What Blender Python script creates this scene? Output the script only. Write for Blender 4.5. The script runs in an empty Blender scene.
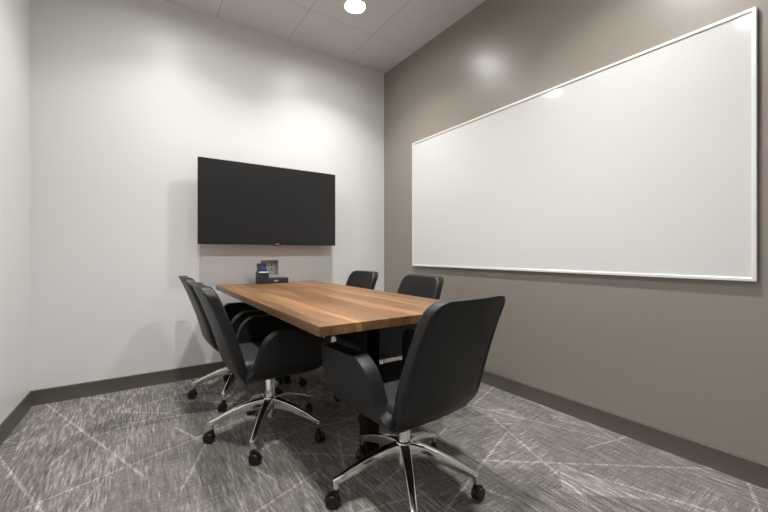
import bpy, bmesh, math, random
from mathutils import Vector, Matrix
random.seed(7)
PI = math.pi
C = bpy.context.scene.collection
sc = bpy.context.scene

# ------------------------------------------------------------------ materials
def new_mat(name):
    m = bpy.data.materials.new(name); m.use_nodes = True
    nt = m.node_tree; b = nt.nodes['Principled BSDF']
    return m, nt, b
def N(nt, t, **kw):
    n = nt.nodes.new(t)
    for k, v in kw.items(): setattr(n, k, v)
    return n
def simple(name, col, rough=0.5, metal=0.0, spec=0.5, bump=0.0, bscale=200, var=0.0, coat=0.0):
    m, nt, b = new_mat(name)
    b.inputs['Roughness'].default_value = rough
    b.inputs['Metallic'].default_value = metal
    b.inputs['Specular IOR Level'].default_value = spec
    b.inputs['Coat Weight'].default_value = coat
    b.inputs['Coat Roughness'].default_value = 0.05
    tc = N(nt, 'ShaderNodeTexCoord')
    nz = N(nt, 'ShaderNodeTexNoise'); nz.inputs['Scale'].default_value = bscale; nz.inputs['Detail'].default_value = 3
    nt.links.new(tc.outputs['Object'], nz.inputs['Vector'])
    mx = N(nt, 'ShaderNodeMix', data_type='RGBA')
    mx.inputs['A'].default_value = (*[c*(1-var) for c in col], 1)
    mx.inputs['B'].default_value = (*[min(1, c*(1+var)) for c in col], 1)
    nt.links.new(nz.outputs['Fac'], mx.inputs['Factor'])
    nt.links.new(mx.outputs['Result'], b.inputs['Base Color'])
    if bump:
        bp = N(nt, 'ShaderNodeBump'); bp.inputs['Strength'].default_value = bump; bp.inputs['Distance'].default_value = 0.002
        nt.links.new(nz.outputs['Fac'], bp.inputs['Height']); nt.links.new(bp.outputs['Normal'], b.inputs['Normal'])
    return m
def emis(name, col, s):
    m, nt, b = new_mat(name)
    b.inputs['Base Color'].default_value = (0.0, 0.0, 0.0, 1)
    b.inputs['Emission Color'].default_value = (*col, 1); b.inputs['Emission Strength'].default_value = s
    return m

M = {}
M['white_wall'] = simple('white_paint', (0.79, 0.785, 0.775), 0.36, spec=0.4, bump=0.06, bscale=160, var=0.01)
M['taupe_wall'] = simple('taupe_paint', (0.275, 0.246, 0.211), 0.34, spec=0.8, bump=0.06, bscale=160, var=0.01)
M['base'] = simple('rubber_base', (0.098, 0.085, 0.071), 0.45, spec=0.4, var=0.03)
M['ceil'] = simple('acoustic_tile', (0.68, 0.675, 0.665), 0.9, spec=0.1, bump=0.25, bscale=350, var=0.04)
M['grid'] = simple('tile_grid_metal', (0.50, 0.49, 0.48), 0.6, spec=0.2)
M['board'] = simple('whiteboard_enamel', (0.70, 0.702, 0.69), 0.10, spec=0.28, bump=0.0)
M['alu'] = simple('satin_aluminium', (0.86, 0.86, 0.85), 0.35, metal=0.2, bscale=60, var=0.02)
M['chrome'] = simple('polished_aluminium', (0.88, 0.875, 0.86), 0.13, metal=1.0, bscale=30, var=0.02)
M['leather'] = simple('charcoal_upholstery', (0.0115, 0.011, 0.0112), 0.44, spec=0.40, bump=0.12, bscale=420, var=0.15)
M['seatfab'] = simple('charcoal_seat_upholstery', (0.034, 0.032, 0.037), 0.5, spec=0.5, bump=0.12, bscale=420, var=0.15)
M['blackplastic'] = simple('black_plastic', (0.010, 0.010, 0.011), 0.4, spec=0.5, var=0.1)
M['blackmetal'] = simple('black_powder_coat', (0.005, 0.005, 0.005), 0.55, spec=0.25, bump=0.1, bscale=500)
M['bezel'] = simple('tv_bezel', (0.008, 0.008, 0.009), 0.35)
M['screen'] = simple('tv_screen', (0.012, 0.0115, 0.012), 0.38, spec=0.5)
M['console'] = simple('slate_grey_plastic', (0.022, 0.027, 0.034), 0.45, var=0.05)
M['label'] = simple('pale_print', (0.6, 0.6, 0.6), 0.5)
M['pale'] = simple('pale_plastic', (0.55, 0.56, 0.58), 0.4)
M['recess'] = simple('recess_box_plastic', (0.55, 0.53, 0.51), 0.6)
M['outlet'] = simple('outlet_plastic', (0.62, 0.60, 0.58), 0.5)
M['lens'] = emis('lamp_lens', (1.0, 0.985, 0.965), 120)
M['trimwhite'] = simple('downlight_trim_white', (0.75, 0.74, 0.72), 0.5)
M['blue'] = emis('blue_display', (0.01, 0.02, 0.6), 0.6)
M['green'] = emis('green_indicator', (0.15, 0.8, 0.1), 0.5)

def glass_mat():
    m, nt, b = new_mat('clear_glass'); out = nt.nodes['Material Output']
    t = N(nt, 'ShaderNodeBsdfTransparent'); t.inputs[0].default_value = (0.93, 0.95, 0.94, 1)
    g = N(nt, 'ShaderNodeBsdfGlossy'); g.inputs['Roughness'].default_value = 0.02
    f = N(nt, 'ShaderNodeFresnel'); f.inputs['IOR'].default_value = 1.45
    x = N(nt, 'ShaderNodeMixShader'); nt.links.new(f.outputs[0], x.inputs[0]); nt.links.new(t.outputs[0], x.inputs[1]); nt.links.new(g.outputs[0], x.inputs[2])
    nt.links.new(x.outputs[0], out.inputs['Surface']); return m
M['glass'] = glass_mat()

def carpet_mat():
    m, nt, b = new_mat('patterned_grey_carpet')
    L = nt.links.new
    b.inputs['Roughness'].default_value = 0.95; b.inputs['Specular IOR Level'].default_value = 0.1
    tc = N(nt, 'ShaderNodeTexCoord')
    def mapped(sx, sy, rz=0.0, off=(0, 0, 0)):
        mp = N(nt, 'ShaderNodeMapping'); mp.inputs['Scale'].default_value = (sx, sy, 1)
        mp.inputs['Rotation'].default_value = (0, 0, rz); mp.inputs['Location'].default_value = off
        L(tc.outputs['Object'], mp.inputs['Vector']); return mp.outputs['Vector']
    def noise(vec, scale, det=2.0, rough=0.6):
        n = N(nt, 'ShaderNodeTexNoise'); n.inputs['Scale'].default_value = scale
        n.inputs['Detail'].default_value = det; n.inputs['Roughness'].default_value = rough
        L(vec, n.inputs['Vector']); return n.outputs['Fac']
    def mathn(op, a, bb=None, clamp=False):
        n = N(nt, 'ShaderNodeMath', operation=op); n.use_clamp = clamp
        for i, v in enumerate((a, bb)):
            if v is None: continue
            if isinstance(v, (int, float)): n.inputs[i].default_value = v
            else: L(v, n.inputs[i])
        return n.outputs[0]
    def ramp(v, lo, hi):
        n = N(nt, 'ShaderNodeMapRange'); n.inputs['From Min'].default_value = lo; n.inputs['From Max'].default_value = hi
        L(v, n.inputs['Value']); return n.outputs['Result']
    sepx = N(nt, 'ShaderNodeSeparateXYZ'); L(tc.outputs['Object'], sepx.inputs[0])
    X, Y = sepx.outputs['X'], sepx.outputs['Y']
    def tufts(a, b, per_m, along_scale, seed):
        # tufted rows: every row has its own run of light and dark yarn
        row = mathn('FLOOR', mathn('MULTIPLY', a, per_m))
        cv = N(nt, 'ShaderNodeCombineXYZ'); L(mathn('MULTIPLY', row, 5.37), cv.inputs['X'])
        L(mathn('MULTIPLY', b, along_scale), cv.inputs['Y']); cv.inputs['Z'].default_value = seed
        return ramp(noise(cv.outputs[0], 1.0, 2, 0.6), 0.28, 0.72)
    s1 = tufts(X, Y, 150, 9, 0.0)
    s2 = tufts(Y, X, 150, 10, 9.0)
    s3 = tufts(X, Y, 90, 3.5, 4.0)
    fine = ramp(noise(mapped(1, 1), 150, 2), 0.30, 0.70)
    big = ramp(noise(mapped(1.3, 0.8), 1.6, 3), 0.3, 0.7)
    patch = N(nt, 'ShaderNodeTexVoronoi'); patch.inputs['Scale'].default_value = 1.0; patch.inputs['Randomness'].default_value = 1.0
    L(mapped(2.6, 1.5, 0.5, (0.3, 0.2, 0)), patch.inputs['Vector'])
    sep = N(nt, 'ShaderNodeSeparateColor'); L(patch.outputs['Color'], sep.inputs['Color'])
    tone = sep.outputs['Red']; pick = sep.outputs['Green']
    def lines(deg, pitch, off, width, m0):
        # straight pale lines in one direction, each broken into long dashes
        a = math.radians(deg); ca, sa = math.cos(a), math.sin(a)
        across = mathn('ADD', mathn('ADD', mathn('MULTIPLY', sepx.outputs['X'], -sa/pitch), mathn('MULTIPLY', sepx.outputs['Y'], ca/pitch)), off)
        along = mathn('ADD', mathn('MULTIPLY', sepx.outputs['X'], ca), mathn('MULTIPLY', sepx.outputs['Y'], sa))
        row = mathn('FLOOR', across); fr = mathn('FRACT', across)
        jit = N(nt, 'ShaderNodeTexWhiteNoise', noise_dimensions='1D'); L(row, jit.inputs['W'])
        d = mathn('ABSOLUTE', mathn('SUBTRACT', fr, mathn('ADD', mathn('MULTIPLY', jit.outputs['Value'], 0.7), 0.15)))
        core = N(nt, 'ShaderNodeMapRange'); core.inputs['From Min'].default_value = width/pitch; core.inputs['From Max'].default_value = width/pitch*0.4
        L(d, core.inputs['Value'])
        cv = N(nt, 'ShaderNodeCombineXYZ'); L(mathn('MULTIPLY', row, 7.31), cv.inputs['X']); L(mathn('MULTIPLY', along, 1.5), cv.inputs['Y'])
        brk = ramp(noise(cv.outputs[0], 1.0, 0), m0, m0 + 0.03)
        return mathn('MULTIPLY', core.outputs['Result'], brk)
    ls = [lines(20, 0.36, 0.2, 0.009, 0.50), lines(68, 0.34, 3.6, 0.009, 0.50), lines(-38, 0.42, 7.9, 0.009, 0.50),
          lines(112, 0.40, 5.1, 0.009, 0.52), lines(-12, 0.60, 9.4, 0.009, 0.52)]
    ln = ls[0]
    for q in ls[1:]: ln = mathn('MAXIMUM', ln, q)
    sm = N(nt, 'ShaderNodeMix', data_type='FLOAT'); L(ramp(pick, 0.50, 0.95), sm.inputs['Factor'])
    L(s1, sm.inputs['A']); L(s2, sm.inputs['B'])
    v = mathn('MULTIPLY', sm.outputs['Result'], 0.42)
    v = mathn('ADD', v, mathn('MULTIPLY', s3, 0.16))
    v = mathn('ADD', v, mathn('MULTIPLY', s1, 0.10))
    v = mathn('ADD', v, mathn('MULTIPLY', fine, 0.24))
    v = mathn('ADD', v, mathn('MULTIPLY', tone, 0.17))
    v = mathn('ADD', v, mathn('MULTIPLY', big, 0.10))
    v = mathn('SUBTRACT', v, 0.14)
    lns = mathn('MULTIPLY', ln, mathn('ADD', mathn('MULTIPLY', fine, 0.4), 0.25))
    v = mathn('ADD', v, mathn('MULTIPLY', lns, 0.40), True)
    cr = N(nt, 'ShaderNodeValToRGB'); e = cr.color_ramp.elements
    e[0].position = 0.05; e[0].color = (0.058, 0.054, 0.050, 1)
    e[1].position = 0.95; e[1].color = (0.60, 0.568, 0.530, 1)
    x = e.new(0.5); x.color = (0.215, 0.200, 0.184, 1)
    L(v, cr.inputs['Fac']); L(cr.outputs['Color'], b.inputs['Base Color'])
    bp = N(nt, 'ShaderNodeBump'); bp.inputs['Strength'].default_value = 0.15; bp.inputs['Distance'].default_value = 0.002
    L(v, bp.inputs['Height']); L(bp.outputs['Normal'], b.inputs['Normal'])
    return m
M['carpet'] = carpet_mat()

def wood_mat():
    m, nt, b = new_mat('walnut_planks'); L = nt.links.new
    b.inputs['Roughness'].default_value = 0.42; b.inputs['Specular IOR Level'].default_value = 0.4
    tc = N(nt, 'ShaderNodeTexCoord'); sp = N(nt, 'ShaderNodeSeparateXYZ'); L(tc.outputs['Object'], sp.inputs[0])
    mr = N(nt, 'ShaderNodeMapRange'); mr.inputs['From Min'].default_value = -0.45; mr.inputs['From Max'].default_value = 0.45
    L(sp.outputs['X'], mr.inputs['Value'])
    # plank tones across the width of the top (hard seams)
    cr = N(nt, 'ShaderNodeValToRGB'); cr.color_ramp.interpolation = 'CONSTANT'
    planks = [(0.0, (0.194, 0.093, 0.037)), (0.095, (0.247, 0.125, 0.052)), (0.200, (0.360, 0.198, 0.092)), (0.228, (0.236, 0.116, 0.046)),
              (0.37, (0.173, 0.081, 0.031)), (0.49, (0.263, 0.132, 0.053)), (0.60, (0.205, 0.097, 0.038)), (0.73, (0.441, 0.252, 0.106)),
              (0.745, (0.236, 0.116, 0.047)), (0.86, (0.189, 0.090, 0.035))]
    e = cr.color_ramp.elements
    e[0].position = 0; e[0].color = (*planks[0][1], 1)
    e[1].position = planks[-1][0]; e[1].color = (*planks[-1][1], 1)
    for p, c in planks[1:-1]:
        q = e.new(p); q.color = (*c, 1)
    # a little waviness in the sapwood lines
    wn = N(nt, 'ShaderNodeTexNoise'); wn.inputs['Scale'].default_value = 2.0; L(tc.outputs['Object'], wn.inputs['Vector'])
    wa = N(nt, 'ShaderNodeMath', operation='MULTIPLY_ADD'); wa.inputs[1].default_value = 0.03; L(wn.outputs['Fac'], wa.inputs[0]); L(mr.outputs['Result'], wa.inputs[2])
    L(wa.outputs[0], cr.inputs['Fac'])
    mp = N(nt, 'ShaderNodeMapping'); mp.inputs['Scale'].default_value = (38, 2.2, 38); L(tc.outputs['Object'], mp.inputs['Vector'])
    g = N(nt, 'ShaderNodeTexNoise'); g.inputs['Scale'].default_value = 1.0; g.inputs['Detail'].default_value = 5; g.inputs['Distortion'].default_value = 0.6
    L(mp.outputs['Vector'], g.inputs['Vector'])
    mp2 = N(nt, 'ShaderNodeMapping'); mp2.inputs['Scale'].default_value = (7, 0.9, 7); L(tc.outputs['Object'], mp2.inputs['Vector'])
    g2 = N(nt, 'ShaderNodeTexNoise'); g2.inputs['Scale'].default_value = 1.0; g2.inputs['Detail'].default_value = 2; L(mp2.outputs['Vector'], g2.inputs['Vector'])
    ad = N(nt, 'ShaderNodeMath', operation='ADD'); L(g.outputs['Fac'], ad.inputs[0]); L(g2.outputs['Fac'], ad.inputs[1])
    gr = N(nt, 'ShaderNodeMapRange'); gr.inputs['From Min'].default_value = 0.7; gr.inputs['From Max'].default_value = 1.3
    gr.inputs['To Min'].default_value = 0.48; gr.inputs['To Max'].default_value = 1.32; L(ad.outputs[0], gr.inputs['Value'])
    mx = N(nt, 'ShaderNodeVectorMath', operation='SCALE'); L(cr.outputs['Color'], mx.inputs[0]); L(gr.outputs['Result'], mx.inputs['Scale'])
    L(mx.outputs['Vector'], b.inputs['Base Color'])
    bp = N(nt, 'ShaderNodeBump'); bp.inputs['Strength'].default_value = 0.1; bp.inputs['Distance'].default_value = 0.001
    L(g.outputs['Fac'], bp.inputs['Height']); L(bp.outputs['Normal'], b.inputs['Normal'])
    return m
M['wood'] = wood_mat()

# ------------------------------------------------------------------ geometry helpers
def obj(name, bm, m, parent=None, loc=None, smooth=True, bevel=0, angle=0.6, kind=None):
    bmesh.ops.recalc_face_normals(bm, faces=bm.faces)
    me = bpy.data.meshes.new(name); bm.to_mesh(me); bm.free()
    for p in me.polygons: p.use_smooth = smooth
    o = bpy.data.objects.new(name, me); C.objects.link(o)
    for mm in (m if isinstance(m, (list, tuple)) else [m]): me.materials.append(mm)
    if smooth: me.set_sharp_from_angle(angle=angle)
    if bevel:
        md = o.modifiers.new('bevel', 'BEVEL'); md.width = bevel; md.segments = 3; md.limit_method = 'ANGLE'
    if parent: o.parent = parent
    if loc: o.location = loc
    if kind: o['kind'] = kind
    return o
def tag(o, label, cat, group=None):
    o['label'] = label; o['category'] = cat
    if group: o['group'] = group
    return o
def thing(name, label, cat, loc=(0, 0, 0), rz=0.0, group=None):
    o = bpy.data.objects.new(name, None); C.objects.link(o); o.empty_display_size = 0.1
    o.location = loc; o.rotation_euler = (0, 0, rz)
    return tag(o, label, cat, group)
def box(bm, x0, x1, y0, y1, z0, z1, mi=0):
    vs = [bm.verts.new((x, y, z)) for x in (x0, x1) for y in (y0, y1) for z in (z0, z1)]
    for f in ((0, 1, 3, 2), (4, 6, 7, 5), (0, 4, 5, 1), (2, 3, 7, 6), (0, 2, 6, 4), (1, 5, 7, 3)):
        bm.faces.new([vs[i] for i in f]).material_index = mi
def loft(bm, rings, cap=True, closed=True):
    R = [[bm.verts.new(p) for p in r] for r in rings]
    n = len(R[0])
    for a, b in zip(R, R[1:]):
        for i in range(n if closed else n - 1):
            j = (i + 1) % n
            bm.faces.new((a[i], a[j], b[j], b[i]))
    if cap:
        bm.faces.new(R[0][::-1]); bm.faces.new(R[-1])
    return R
def lathe(bm, prof, n=28, cx=0, cy=0):
    loft(bm, [[(cx + r*math.cos(2*PI*i/n), cy + r*math.sin(2*PI*i/n), z) for i in range(n)] for r, z in prof])
def rrect2(hx, hy, rf, rr, seg=4):
    pts = []
    for cx, cy, r, a0 in ((hx-rf, hy-rf, rf, 0), (-hx+rf, hy-rf, rf, PI/2), (-hx+rr, -hy+rr, rr, PI), (hx-rr, -hy+rr, rr, 1.5*PI)):
        for k in range(seg+1):
            a = a0 + PI/2*k/seg; pts.append((cx + r*math.cos(a), cy + r*math.sin(a)))
    return pts
def rrect(hx, hy, r, seg=4):
    """rounded rectangle in the plane, counter-clockwise"""
    r = min(r, hx*0.999, hy*0.999); pts = []
    for cx, cy, a0 in ((hx-r, hy-r, 0), (-hx+r, hy-r, PI/2), (-hx+r, -hy+r, PI), (hx-r, -hy+r, 1.5*PI)):
        for k in range(seg+1):
            a = a0 + PI/2*k/seg; pts.append((cx + r*math.cos(a), cy + r*math.sin(a)))
    return pts
def tube(bm, pts, r, n=8, closed=False):
    rings = []; m = len(pts)
    for i, p in enumerate(pts):
        a = Vector(pts[(i-1) % m] if (closed or i) else pts[0]); b = Vector(pts[(i+1) % m] if (closed or i < m-1) else pts[-1])
        t = (b - a).normalized(); u = t.orthogonal().normalized()
        up = Vector((0, 0, 1)) if abs(t.z) < 0.95 else Vector((0, 1, 0))
        u = t.cross(up).normalized(); w = t.cross(u)
        rings.append([Vector(p) + u*r*math.cos(2*PI*k/n) + w*r*math.sin(2*PI*k/n) for k in range(n)])
    if closed: rings.append(rings[0])
    loft(bm, rings, cap=not closed)
    if closed: bmesh.ops.remove_doubles(bm, verts=bm.verts, dist=1e-6)
def interp(tab, x):
    for (x0, y0), (x1, y1) in zip(tab, tab[1:]):
        if x <= x1:
            t = (x - x0)/(x1 - x0); return y0 + (y1 - y0)*max(0, t)
    return tab[-1][1]
def smoothtab(tab, x, h=0.02):
    return sum(interp(tab, x + d*h) for d in (-1.5, -1, -.5, 0, .5, 1, 1.5))/7

# ------------------------------------------------------------------ camera
CAM = Vector((-2.218, -3.270, 1.0))
cd = bpy.data.cameras.new('camera'); cam = bpy.data.objects.new('camera', cd); C.objects.link(cam)
cam.location = CAM; cam.rotation_euler = (PI/2, 0, -math.atan2(0.561, 0.8275))
cd.sensor_width = 36; cd.lens = 364/768*36; cd.shift_y = -2.7/768; cd.clip_start = 0.02
sc.camera = cam

# ------------------------------------------------------------------ room shell
H = 2.946
YR = -4.45                                      # wall behind the camera
LX0 = -2.797   # the left wall opens out slightly
def lx(y): return LX0 + y*math.tan(math.radians(1.8))
T = 0.12
bm = bmesh.new(); box(bm, -3.3, T, YR - T, T, -0.1, 0.0); obj('floor', bm, M['carpet'], smooth=False, kind='structure')
# back wall with a cut-out for the recessed box
RX0, RX1, RZ0, RZ1 = -1.318, -1.158, 0.803, 0.940
bm = bmesh.new()
box(bm, -3.3, RX0, 0, T, 0, H + 0.1); box(bm, RX1, T, 0, T, 0, H + 0.1)
box(bm, RX0, RX1, 0, T, 0, RZ0); box(bm, RX0, RX1, 0, T, RZ1, H + 0.1)
obj('wall_back', bm, M['white_wall'], smooth=False, kind='structure')
bm = bmesh.new(); box(bm, 0, T, YR - T, 0, 0, H + 0.1); obj('wall_right', bm, M['taupe_wall'], smooth=False, kind='structure')
bm = bmesh.new()
def prism(bm, poly, z0, z1):
    a = [bm.verts.new((x, y, z0)) for x, y in poly]; b = [bm.verts.new((x, y, z1)) for x, y in poly]; n = len(poly)
    bm.faces.new(a[::-1]); bm.faces.new(b)
    for i in range(n): bm.faces.new((a[i], a[(i+1) % n], b[(i+1) % n], b[i]))
prism(bm, [(lx(0), 0), (lx(YR), YR), (lx(YR) - T, YR), (lx(0) - T, 0)], 0, H + 0.1)
obj('wall_left', bm, M['white_wall'], smooth=False, kind='structure')
GX0, GX1, GZ1 = -2.70, -0.25, 2.45            # unseen glazed opening behind the camera, added to let in soft ambient light
bm = bmesh.new()
box(bm, -3.3, GX0, YR - T, YR, 0, H + 0.1); box(bm, GX1, T, YR - T, YR, 0, H + 0.1); box(bm, GX0, GX1, YR - T, YR, GZ1, H + 0.1)
obj('wall_front', bm, M['white_wall'], smooth=False, kind='structure')
bm = bmesh.new()
for x in (GX0, (GX0+GX1)/2, GX1):
    box(bm, x - 0.025, x + 0.025, YR - 0.08, YR - 0.03, 0, GZ1)
box(bm, GX0, GX1, YR - 0.08, YR - 0.03, 0, 0.08); box(bm, GX0, GX1, YR - 0.08, YR - 0.03, GZ1 - 0.05, GZ1)
wf = obj('fill_window_1', bm, M['blackmetal'], smooth=False, kind='structure')  # added frame of the unseen glazing that brings in fill light
bm = bmesh.new(); box(bm, GX0, GX1, YR - 0.058, YR - 0.052, 0.07, GZ1 - 0.04); obj('fill_pane', bm, M['glass'], wf, smooth=False)  # added glass, passes the grey world light into the room
# baseboards, 100 mm, with a slim toe
def baseboard(name, p, q, inward):
    bm = bmesh.new(); p = Vector(p); q = Vector(q); n = Vector(inward)
    prof = [(0, 0), (0.011, 0), (0.010, 0.004), (0.0065, 0.012), (0.006, 0.094), (0.003, 0.099), (0, 0.100)]
    loft(bm, [[(P.x + n.x*d, P.y + n.y*d, z) for d, z in prof] for P in (p, q)])
    obj(name, bm, M['base'], kind='structure', angle=0.5)
baseboard('baseboard_back', (LX0, 0), (0, 0), (0, -1))
baseboard('baseboard_right', (0, 0), (0, YR), (-1, 0))
baseboard('baseboard_left', (lx(0), 0), (lx(YR), YR), (1, 0))
# ceiling: 2 x 4 ft lay-in tiles in a slim grid
gx = [-3.3, -2.865, -2.270, -1.675, -1.078, -0.481, T]; gy = [YR - T, -4.11, -2.915, -1.72, -0.528, T]
lights = [(-0.80, -0.771), (-1.98, -0.775), (-0.80, -2.45), (-2.05, -2.475)]
bm = bmesh.new()
RH = 0.083
def panel(bm, x0, x1, y0, y1, z):
    """flat panel at z, with a round hole where a downlight sits"""
    L = [(a, b) for a, b in lights if x0 < a < x1 and y0 < b < y1]
    if not L:
        bm.faces.new([bm.verts.new(p) for p in ((x0, y0, z), (x1, y0, z), (x1, y1, z), (x0, y1, z))]); return
    (a, b), = L; n = 32
    inner = [bm.verts.new((a + RH*math.cos(2*PI*i/n), b + RH*math.sin(2*PI*i/n), z)) for i in range(n)]
    outer = []
    for i in range(n):
        c, s = math.cos(2*PI*i/n), math.sin(2*PI*i/n)
        t = min((x1-a)/c if c > 1e-6 else 1e9, (x0-a)/c if c < -1e-6 else 1e9, (y1-b)/s if s > 1e-6 else 1e9, (y0-b)/s if s < -1e-6 else 1e9)
        outer.append(bm.verts.new((a + c*t, b + s*t, z)))
    cor = {(x1, y1): 0, (x0, y1): 1, (x0, y0): 2, (x1, y0): 3}
    for i in range(n):
        j = (i+1) % n; vs = [inner[i], outer[i]]
        p, q = outer[i].co, outer[j].co
        if abs(p.x-q.x) > 1e-6 and abs(p.y-q.y) > 1e-6:
            cx = x1 if (abs(p.x-x1) < 1e-5 or abs(q.x-x1) < 1e-5) else x0
            cy = y1 if (abs(p.y-y1) < 1e-5 or abs(q.y-y1) < 1e-5) else y0
            vs.append(bm.verts.new((cx, cy, z)))
        vs += [outer[j], inner[j]]
        bm.faces.new(vs)
for x0, x1 in zip(gx, gx[1:]):
    for y0, y1 in zip(gy, gy[1:]): panel(bm, x0 + 0.004, x1 - 0.004, y0 + 0.004, y1 - 0.004, H)
box(bm, -3.3, T, YR - T, T, H + 0.30, H + 0.34)          # the slab above
for x in gx[1:-1]: box(bm, x - 0.0045, x + 0.0045, YR - T, T, H + 0.001, H + 0.03, 1)
for y in gy[1:-1]: box(bm, -3.3, T, y - 0.0045, y + 0.0045, H + 0.0015, H + 0.03, 1)
ce = obj('ceiling', bm, [M['ceil'], M['grid']], smooth=False, kind='structure')
bm = bmesh.new()
box(bm, -3.3, T, YR - T, YR, H + 0.1, H + 0.34); box(bm, -3.3, T, 0, T, H + 0.1, H + 0.34)
box(bm, -3.3, -3.2, YR, 0, H + 0.1, H + 0.34); box(bm, 0, T, YR, 0, H + 0.1, H + 0.34)
obj('trim_1', bm, M['ceil'], smooth=False, kind='structure')

# downlights
def downlight(label, first=None):
    t = thing('ceiling_downlight', label, 'light', group='recessed downlights in the tiled ceiling')
    bm = bmesh.new()
    n = 32; prof = [(0.092, 0.0), (0.092, -0.004), (0.080, -0.006), (0.077, 0.0), (0.070, 0.012), (0.069, 0.014), (0.082, 0.014), (0.083, 0.0), (0.092, 0.0)]
    loft(bm, [[(r*math.cos(2*PI*i/n), r*math.sin(2*PI*i/n), z) for i in range(n)] for r, z in prof], cap=False)
    bmesh.ops.remove_doubles(bm, verts=bm.verts, dist=1e-6)
    obj('trim_ring', bm, M['trimwhite'], t)
    bm = bmesh.new(); lathe(bm, [(0.0695, 0.012), (0.072, 0.020)], 32)
    obj('lens', bm, M['lens'], t, smooth=False)
    bm = bmesh.new(); lathe(bm, [(0.074, 0.021), (0.074, 0.090), (0.055, 0.095)], 32)
    obj('housing', bm, M['blackmetal'], t)
    return t
dl_labels = ['round recessed downlight glowing in the ceiling over the far end of the table',
             'round recessed downlight in the ceiling left of the television, mirrored at the whiteboard top edge',
             'round recessed downlight in the ceiling in front of the whiteboard, out of frame',
             'round recessed downlight in the ceiling by the left wall, mirrored at the whiteboard right end']
POWER = [10.5, 6.8, 13, 14.5]
for k, ((x, y), lab) in enumerate(zip(lights, dl_labels)):
    if k == 0: d = dl0 = downlight(lab)
    else:
        d = dl0.copy(); C.objects.link(d); d['label'] = lab
        for ch in [q for q in dl0.children if q.type == 'MESH']:
            c = ch.copy(); C.objects.link(c); c.parent = d
    d.location = (x, y, H)
    ld = bpy.data.lights.new('downlight_beam', 'AREA'); ld.shape = 'DISK'; ld.size = 0.13
    ld.energy = POWER[k]; ld.color = (1.0, 0.985, 0.965); ld.spread = math.radians(118)
    lo = bpy.data.objects.new('downlight_beam', ld); C.objects.link(lo); lo.parent = d; lo.location = (0, 0, 0.008)

# ------------------------------------------------------------------ whiteboard
wb = thing('whiteboard', 'large blank white dry-erase board with a slim pale frame on the taupe wall', 'whiteboard', (0, -1.6965, 0.878))
BW, BH = 2.359, 1.181
bm = bmesh.new(); box(bm, -0.020, -0.008, -BW/2 + 0.006, BW/2 - 0.006, 0.006, BH - 0.006); obj('writing_surface', bm, M['board'], wb, smooth=False)
bm = bmesh.new()
def frame_profile():                             # (depth from wall, inset)
    return [(-0.006, 0.0), (-0.024, 0.0), (-0.026, 0.002), (-0.026, 0.014), (-0.0245, 0.016), (-0.021, 0.016), (-0.006, 0.016)]
rings = []
for sy, sz in ((-1, 0), (1, 0), (1, 1), (-1, 1)):
    rings.append([(d, sy*(BW/2 - i), (BH - i) if sz else i) for d, i in frame_profile()])
rings.append(rings[0]); loft(bm, rings, cap=False); bmesh.ops.remove_doubles(bm, verts=bm.verts, dist=1e-6)
obj('frame', bm, M['alu'], wb, angle=0.4)
for y in (-0.9, 0.9):
    for z in (0.15, BH - 0.15):
        bm = bmesh.new(); box(bm, -0.008, 0, y - 0.04, y + 0.04, z - 0.02, z + 0.02); obj('mounting_bracket', bm, M['blackmetal'], wb, smooth=False)

# ------------------------------------------------------------------ television
TX0, TX1, TZ0, TZ1, TY = -1.829, -0.648, 1.073, 1.752, -0.125
tv = thing('television', 'wide flat black television, switched off, mounted on the white wall', 'television', ((TX0+TX1)/2, 0, TZ0))
w2 = (TX1 - TX0)/2; h = TZ1 - TZ0
bm = bmesh.new(); box(bm, -w2, w2, TY, TY + 0.028, 0, h); obj('bezel', bm, M['bezel'], tv, bevel=0.003, smooth=False)
bm = bmesh.new(); box(bm, -w2 + 0.007, w2 - 0.007, TY - 0.0012, TY + 0.002, 0.013, h - 0.007); obj('screen', bm, M['screen'], tv, smooth=False)
bm = bmesh.new(); loft(bm, [[(x*s, y, (z*s2 + 0.33)) for x, z in rrect(0.42, 0.22, 0.03)] for y, s, s2 in ((TY + 0.028, 1.05, 1.05), (TY + 0.05, 1, 1), (TY + 0.06, 0.9, 0.9))])
obj('rear_housing', bm, M['blackplastic'], tv)
bm = bmesh.new(); box(bm, -0.25, 0.25, TY + 0.06, 0, 0.28, 0.36); box(bm, -0.22, -0.19, TY + 0.05, -0.02, 0.14, 0.52); box(bm, 0.19, 0.22, TY + 0.05, -0.02, 0.14, 0.52)
obj('wall_mount', bm, M['blackmetal'], tv, smooth=False)
bm = bmesh.new(); loft(bm, [[(x + 0.03, TY + 0.010 + y, z) for x, y in rrect(0.035, 0.008, 0.004)] for z in (-0.007, 0.002)])
obj('sensor_bump', bm, M['bezel'], tv)
bm = bmesh.new(); box(bm, 0.012, 0.048, TY - 0.0016, TY - 0.0004, 0.004, 0.008); obj('badge', bm, M['alu'], tv, smooth=False)

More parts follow.
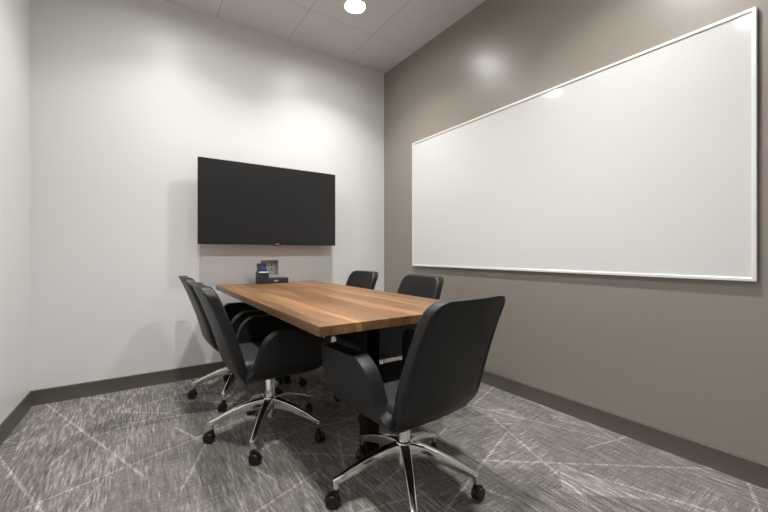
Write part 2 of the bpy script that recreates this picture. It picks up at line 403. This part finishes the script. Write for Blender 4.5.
# ------------------------------------------------------------------ recessed wall box
rb = thing('recessed_wall_box', 'pale recessed outlet box in the white wall below the television', 'outlet box', ((RX0+RX1)/2, 0, RZ0))
w = (RX1 - RX0)/2; hh = RZ1 - RZ0
bm = bmesh.new()
box(bm, -w, w, 0.060, 0.064, 0, hh); box(bm, -w, -w + 0.003, 0, 0.060, 0, hh); box(bm, w - 0.003, w, 0, 0.060, 0, hh)
box(bm, -w, w, 0, 0.060, 0, 0.003); box(bm, -w, w, 0, 0.060, hh - 0.003, hh)
obj('box_liner', bm, M['recess'], rb, smooth=False)
bm = bmesh.new(); rings = []
for sx, sz in ((-1, 0), (1, 0), (1, 1), (-1, 1)):
    rings.append([(sx*(w + o), d, (hh + o) if sz else -o) for o, d in ((0.012, 0), (0.010, -0.003), (-0.002, -0.003), (-0.002, 0.002))])
rings.append(rings[0]); loft(bm, rings, cap=False); bmesh.ops.remove_doubles(bm, verts=bm.verts, dist=1e-6)
obj('flange', bm, M['white_wall'], rb, angle=0.4)
for x in (-0.035, 0.035):
    o = bmesh.new(); loft(o, [[(x + a, y, 0.07 + b) for a, b in rrect(0.022, 0.036, 0.005)] for y in (0.060, 0.054)])
    ob = obj('outlet', o, M['outlet'], rb)
    for dz in (-0.018, 0.018):
        o = bmesh.new(); loft(o, [[(x + a, y, 0.07 + dz + b) for a, b in rrect(0.006, 0.008, 0.004)] for y in (0.0535, 0.055)])
        obj('socket', o, M['blackplastic'], ob)

# ------------------------------------------------------------------ table
TBX, TBY, TBZ = -1.271, -1.090, 0.745
HW, HL, TH = 0.425, 1.010, 0.036
tb = thing('conference_table', 'rectangular walnut plank conference table on black steel legs, end against the wall', 'table', (TBX, TBY, 0))
bm = bmesh.new(); prism(bm, rrect(HW, HL, 0.006, 3), TBZ - TH, TBZ)
obj('tabletop', bm, M['wood'], tb, bevel=0.0018, angle=0.5)
def pedestal(y):
    bm = bmesh.new()
    loft(bm, [[(a, y + b, z) for a, b in rrect(0.037, 0.037, 0.006)] for z in (0.010, TBZ - TH - 0.006)])
    return bm
for y in (-0.655, 0.60):
    lg = obj('leg', pedestal(y), M['blackmetal'], tb)
    bm = bmesh.new(); loft(bm, [[(a, y + b, z) for a, b in rrect(0.047*s, 0.047*s, 0.014)] for z, s in ((0.0, 1), (0.010, 1), (0.012, 0.96))])
    obj('foot_plate', bm, M['blackmetal'], lg)
    bm = bmesh.new(); box(bm, -0.30, 0.30, y - 0.05, y + 0.05, TBZ - TH - 0.008, TBZ - TH); obj('top_plate', bm, M['blackmetal'], lg, smooth=False)
bm = bmesh.new(); box(bm, -0.025, 0.025, -0.618, 0.563, TBZ - TH - 0.058, TBZ - TH - 0.008); obj('stretcher', bm, M['blackmetal'], tb, smooth=False)
bm = bmesh.new(); loft(bm, [[(-0.385 + a, -0.960 + b, z) for a, b in rrect(0.005*s, 0.005*s, 0.002)] for z, s in ((TBZ - TH, 1.0), (TBZ - TH - 0.006, 1.0), (TBZ - TH - 0.016, 0.35))])
cc = obj('cable_clip', bm, M['pale'], tb); cc['label'] = 'small pale clip under the table corner'

# ------------------------------------------------------------------ console on the table
co = thing('conference_console', 'small slate grey conferencing console with a blue-lit screen at the wall end of the tabletop', 'console', (-1.391, -0.195, TBZ))
bm = bmesh.new(); box(bm, 0.004, 0.257, 0.0, 0.095, 0, 0.046); obj('base', bm, M['console'], co, bevel=0.003, smooth=False)
bm = bmesh.new()
loft(bm, [[(x, y, z) for y, z in ((-0.002, 0.001), (0.075, 0.001), (0.075, 0.104), (0.034, 0.104), (-0.002, 0.092))] for x in (0.0, 0.089)])
obj('cradle', bm, M['console'], co, bevel=0.002, smooth=False)
bm = bmesh.new(); loft(bm, [[(x, y, z) for y, z in ((-0.0035, 0.0915), (0.020, 0.0990), (0.020, 0.1010), (-0.0035, 0.0945))] for x in (0.010, 0.084)])
obj('cradle_lip', bm, M['pale'], co, smooth=False)
bm = bmesh.new(); loft(bm, [[(0.042 + a, 0.036 + b2 + z*0.25 - 0.027, z) for a, b2 in rrect(0.040, 0.006, 0.004)] for z in (0.102, 0.170)])
hs = obj('handset', bm, M['blackplastic'], co)
bm = bmesh.new(); vs = [bm.verts.new((x, 0.0295 + z*0.25 - 0.0275, z)) for x, z in ((0.040, 0.116), (0.076, 0.116), (0.076, 0.138), (0.040, 0.138))]; bm.faces.new(vs)
obj('display', bm, M['blue'], hs, smooth=False)
bm = bmesh.new(); box(bm, 0.082, 0.086, 0.030, 0.040, 0.118, 0.150); obj('indicator_light', bm, M['green'], co, smooth=False)
bm = bmesh.new()
for k, ww in enumerate((0.006, 0.007, 0.007, 0.003)):
    box(bm, 0.135 + k*0.010, 0.135 + k*0.010 + ww, -0.0008, 0.0006, 0.017, 0.017 + (0.011 if k != 2 else 0.009))
obj('wordmark', bm, M['label'], co, smooth=False)

# ------------------------------------------------------------------ office chair (faces +Y, origin on the floor under the column)
REAR = [(0.365, -0.168), (0.38, -0.196), (0.40, -0.214), (0.43, -0.226), (0.46, -0.234), (0.563, -0.262), (0.65, -0.292), (0.746, -0.328), (0.85, -0.375), (0.9, -0.40)]
SOFF = -1.0
def make_chair(label):
    t = thing('office_chair', label, 'chair', group='charcoal swivel chairs around the table')
    # backrest ---------------------------------------------------------
    zt, r = 0.845, 0.060
    zs = [0.368, 0.374, 0.384, 0.40, 0.43, 0.46, 0.50, 0.55, 0.60, 0.65, 0.70, 0.745, zt - r] + [zt - r + r*math.sin(a*PI/2/9) for a in range(1, 9)] + [zt - 0.0004]
    rings = []
    for z in zs:
        hw = interp([(0.36, 0.200), (0.39, 0.217), (0.50, 0.225), (0.60, 0.222), (0.75, 0.209), (0.86, 0.196)], z)
        if z > zt - r: hw = hw - r + math.sqrt(max(0, r*r - (z - zt + r)**2))
        if z < 0.40: hw -= 0.10*(1 - math.sqrt(max(0, 1 - ((0.40 - z)/0.035)**2)))*0.6
        th = interp([(0.36, 0.020), (0.38, 0.045), (0.42, 0.050), (0.60, 0.048), (0.75, 0.052), (0.86, 0.056)], z)
        e = (zt - z)
        if e < 0.010: th *= 0.72 + 0.28*math.sqrt(max(0, 1 - ((0.010 - e)/0.010)**2))
        yr = smoothtab(REAR, z)
        ring = []
        for a, b in rrect2(max(hw, 0.02), th/2, min(0.018, th/2*0.9), 0.005, 4):
            curve = 0.020*(a/0.22)**2                # wraps forward at the sides
            ring.append((a, yr + th/2 + b + curve, z))
        rings.append(ring)
    # subdivide the long flat runs so the wrap reads round
    dense = []
    for ring in rings:
        out = []
        n = len(ring)
        for i in range(n):
            p, q = ring[i], ring[(i+1) % n]; out.append(p)
            if i in (4, 14):                        # front and rear faces
                for k in range(1, 12):
                    s = k/12; x = p[0] + (q[0]-p[0])*s; y0 = p[1] - 0.020*(p[0]/0.22)**2
                    out.append((x, y0 + 0.020*(x/0.22)**2, p[2]))
        dense.append(out)
    bm = bmesh.new(); loft(bm, dense)
    back = obj('backrest', bm, M['leather'], t, angle=1.0)
    # stitched seam around the rear panel
    seam = []
    def rear_pt(x, z):
        yr = smoothtab(REAR, z); return (x, yr + 0.020*(x/0.22)**2 - 0.0005, z)
    path = []
    for z in (0.45, 0.5, 0.55, 0.6, 0.65, 0.7, 0.75, 0.78): path.append((-0.200, z))
    for a in range(0, 7): path.append((-0.152 - 0.046*math.cos(a*PI/12), 0.792 + 0.048*math.sin(a*PI/12)))
    full = path + [(-x, z) for x, z in reversed(path)]
    bm = bmesh.new(); tube(bm, [rear_pt(x, z) for x, z in full], 0.0016, 6)
    obj('piping', bm, M['leather'], back)
    # seat cushion ----------------------------------------------------
    bm = bmesh.new(); rings = []
    for z, ins in ((0.402, 0.03), (0.41, 0.008), (0.42, 0.0), (0.456, 0.0), (0.468, 0.006), (0.474, 0.022), (0.477, 0.06), (0.478, 0.12)):
        rings.append([(a, 0.035 + b, z - 0.012*max(0, (b - 0.10)/0.12)**2) for a, b in rrect(0.214 - ins, 0.235 - ins, 0.05, 6)])
    loft(bm, rings); seat = obj('seat', bm, M['seatfab'], t, angle=0.9)
    # wrap-around shell with the two arms -----------------------------------
    YREAR = [(0.365, -0.155), (0.39, -0.174), (0.405, -0.165), (0.43, -0.136), (0.48, -0.120), (0.54, -0.100), (0.58, -0.078), (0.599, -0.052), (0.609, -0.036), (0.615, -0.018)]
    YFRONT = [(0.365, 0.180), (0.38, 0.212), (0.40, 0.232), (0.43, 0.246), (0.54, 0.262), (0.589, 0.260), (0.603, 0.252), (0.615, 0.228)]
    prof = []                                      # outer line from the arm top down and under: (x, z)
    for z in (0.615, 0.609, 0.599, 0.580, 0.56, 0.53, 0.50, 0.47): prof.append((interp([(0.48, 0.264), (0.56, 0.273), (0.63, 0.277)], z), z))
    for a in range(1, 13):
        an = a*PI/2/12; prof.append((0.176 + 0.080*math.cos(an), 0.446 - 0.081*math.sin(an)))
    for x in (0.14, 0.09, 0.04): prof.append((x, 0.364))
    full = prof + [(0, 0.363)] + [(-x, z) for x, z in reversed(prof)]
    NY = 18; bm = bmesh.new(); grid = []
    for (x, z) in full:
        zz = max(z, 0.365)
        yr = smoothtab(YREAR, zz, 0.006); yf = smoothtab(YFRONT, zz, 0.006)
        if abs(x) < 0.19: yr, yf = -0.170, 0.185
        row = []
        for j in range(NY + 1):
            s = j/NY; s = 0.5 - 0.5*math.cos(PI*s)*0.5 - 0.25*(1 - 2*s)   # denser near the ends
            y = yr + (yf - yr)*s
            taper = 0.012*max(0, (y - 0.12)/0.12)**2                       # arms draw in at the front
            sg = 1 if x > 0 else -1
            row.append(bm.verts.new((x - sg*taper if abs(x) > 0.2 else x, y, z + 0.010*max(0, (y - 0.05)/0.2)**2*(1 if abs(x) < 0.25 else 0))))
        grid.append(row)
    for a, b in zip(grid, grid[1:]):
        for j in range(NY): bm.faces.new((a[j], a[j+1], b[j+1], b[j]))
    sh = obj('seat_shell', bm, M['leather'], t, angle=3.1)
    so = sh.modifiers.new('solid', 'SOLIDIFY'); so.thickness = 0.058; so.offset = SOFF
    SHELLS.append(sh)
    bv = sh.modifiers.new('bevel', 'BEVEL'); bv.width = 0.020; bv.segments = 4; bv.limit_method = 'ANGLE'; bv.angle_limit = 0.9
    for part in (back, seat, sh):
        part.location.y = -0.013
    # mechanism, lever, column ------------------------------------------
    bm = bmesh.new(); loft(bm, [[(a*s, -0.01 + b*s, z) for a, b in rrect(0.085, 0.115, 0.02)] for z, s in ((0.330, 0.74), (0.336, 0.80), (0.366, 0.9))])
    me = obj('tilt_mechanism', bm, M['blackplastic'], t)
    bm = bmesh.new(); tube(bm, [(0.05, 0.02, 0.350), (0.14, 0.02, 0.346), (0.185, 0.022, 0.336)], 0.0055); loft(bm, [[(x, 0.022 + a, 0.334 + b) for a, b in rrect(0.014, 0.005, 0.004)] for x in (0.175, 0.225)])
    obj('lever', bm, M['blackplastic'], me)
    bm = bmesh.new(); lathe(bm, [(0.017, 0.26), (0.017, 0.332)], 24); obj('gas_piston', bm, M['chrome'], t)
    bm = bmesh.new(); lathe(bm, [(0.0245, 0.186), (0.0245, 0.306), (0.022, 0.310)], 28); obj('column', bm, M['chrome'], t)
    bm = bmesh.new(); lathe(bm, [(0.0235, 0.308), (0.027, 0.311), (0.027, 0.321), (0.020, 0.325)], 24); obj('collar', bm, M['blackplastic'], t)
    bm = bmesh.new(); lathe(bm, [(0.024, 0.098), (0.030, 0.102), (0.036, 0.150), (0.038, 0.198), (0.034, 0.208), (0.026, 0.210)], 28)
    obj('hub', bm, M['chrome'], t)
    # five-star base ---------------------------------------------------
    bm = bmesh.new(); rings = []
    for rr, zt_, hgt, wid in ((0.020, 0.204, 0.062, 0.021), (0.05, 0.202, 0.058, 0.020), (0.09, 0.195, 0.052, 0.0185), (0.14, 0.181, 0.045, 0.017), (0.19, 0.163, 0.040, 0.0155), (0.24, 0.142, 0.035, 0.0140), (0.270, 0.127, 0.031, 0.0130), (0.300, 0.116, 0.027, 0.0120), (0.308, 0.110, 0.018, 0.0095)):
        ring = []
        for a, b in rrect(wid, hgt/2, 0.005, 3):
            k = 1.0 if b > 0 else 0.72
            ring.append((rr, a*k, zt_ - hgt/2 + b))
        rings.append(ring)
    loft(bm, rings); bm2 = bm
    lathe(bm, [(0.010, 0.072), (0.0115, 0.076), (0.0115, 0.098)], 16, cx=0.296)
    leg = obj('leg', bm, M['chrome'], t, angle=0.7)
    # caster
    bm = bmesh.new()
    lathe(bm, [(0.0055, 0.030), (0.0055, 0.078)], 12)
    rings = []                                                     # curved hood over the wheels
    for k in range(0, 13):
        an = math.radians(-8 + 196*k/12)
        ri, ro = 0.0275, 0.0315
        c, s = math.cos(an), math.sin(an)
        rings.append([(0.013 + ro*c, -0.007, 0.0275 + ro*s), (0.013 + ro*c, 0.007, 0.0275 + ro*s), (0.013 + 0.006*c, 0.007, 0.0275 + 0.006*s), (0.013 + 0.006*c, -0.007, 0.0275 + 0.006*s)])
    loft(bm, rings)
    loft(bm, [[(a, b, z) for a, b in rrect(0.011, 0.011, 0.006)] for z in (0.040, 0.066)])
    cas = obj('caster', bm, M['blackplastic'], t)
    whs = []
    for sy in (-1, 1):
        bm = bmesh.new(); n = 28
        prof = [(0.006, 0.0185), (0.019, 0.0195), (0.0235, 0.0190), (0.0260, 0.0155), (0.0260, 0.0100), (0.024, 0.0078)]
        loft(bm, [[(0.013 + r_*math.cos(2*PI*i/n), sy*y_, 0.0262 + r_*math.sin(2*PI*i/n)) for i in range(n)] for r_, y_ in prof])
        whs.append(obj('wheel', bm, M['blackplastic'], cas))
    star(t, leg, cas, whs, first=True)
    return t
R_CAST = 0.296
def star(t, leg, cas, whs, first):
    t['_'] = 0; del t['_']
    for k in range(5):
        if k == 0: l, c = leg, cas
        else:
            l = leg.copy(); C.objects.link(l); l.parent = t
            c = cas.copy(); C.objects.link(c); c.parent = t
            for w_ in whs:
                w2_ = w_.copy(); C.objects.link(w2_); w2_.parent = c
        l.rotation_euler = (0, 0, 2*PI*k/5)
        c.location = (R_CAST*math.cos(2*PI*k/5), R_CAST*math.sin(2*PI*k/5), 0)
SHELLS = []
def copy_tree(o, parent=None):
    c = o.copy(); C.objects.link(c); c.parent = parent
    for ch in o.children: copy_tree(ch, c)
    return c
chairs = [  # x, y, yaw, base angle (world), label
    (-1.281, -2.041, 5.0, 23.4, 'charcoal padded swivel chair at the near end of the table, its back to the viewer'),
    (-1.606, -1.241, -90, 21.5, 'charcoal padded swivel chair on the left side of the table, the nearer of the two'),
    (-1.605, -0.534, -90, 21.8, 'charcoal padded swivel chair on the left side of the table, next to the television wall'),
    (-0.920, -0.549, 90, 57, 'charcoal padded swivel chair behind the table, in the corner beside the television wall'),
    (-0.874, -1.280, 90, 66, 'charcoal padded swivel chair behind the table, below the near part of the whiteboard'),
]
def pose(t, x, y, yaw, base, seed):
    t.location = (x, y, 0); t.rotation_euler = (0, 0, math.radians(yaw))
    rnd = random.Random(seed); off = math.radians(base - yaw)
    legs = [c for c in t.children if c.name.startswith('leg')]; cas = [c for c in t.children if c.name.startswith('caster')]
    for k, (l, c) in enumerate(zip(legs, cas)):
        a = off + 2*PI*k/5
        l.rotation_euler = (0, 0, a); c.location = (R_CAST*math.cos(a), R_CAST*math.sin(a), 0)
        sw = rnd.uniform(0, 2*PI)
        if seed == 11 and k in (2, 4): sw = math.radians((146 if k == 2 else 11) - yaw)
        c.rotation_euler = (0, 0, sw)
proto = make_chair(chairs[0][4])
for i, (x, y, yaw, base, lab) in enumerate(chairs):
    c = proto if i == 0 else copy_tree(proto)
    c['label'] = lab; pose(c, x, y, yaw, base, 11 + i)

# ------------------------------------------------------------------ world and view
w = bpy.data.worlds.new('world'); sc.world = w; w.use_nodes = True
w.node_tree.nodes['Background'].inputs['Color'].default_value = (0.16, 0.16, 0.16, 1)
sc.view_settings.view_transform = 'Standard'; sc.view_settings.look = 'None'; sc.view_settings.gamma = 1
sc.view_settings.use_curve_mapping = False
sc.view_settings.exposure = 0.42
sc.cycles.max_bounces = 10; sc.cycles.diffuse_bounces = 6
sc.cycles.use_denoising = True; sc.cycles.denoising_prefilter = 'NONE'
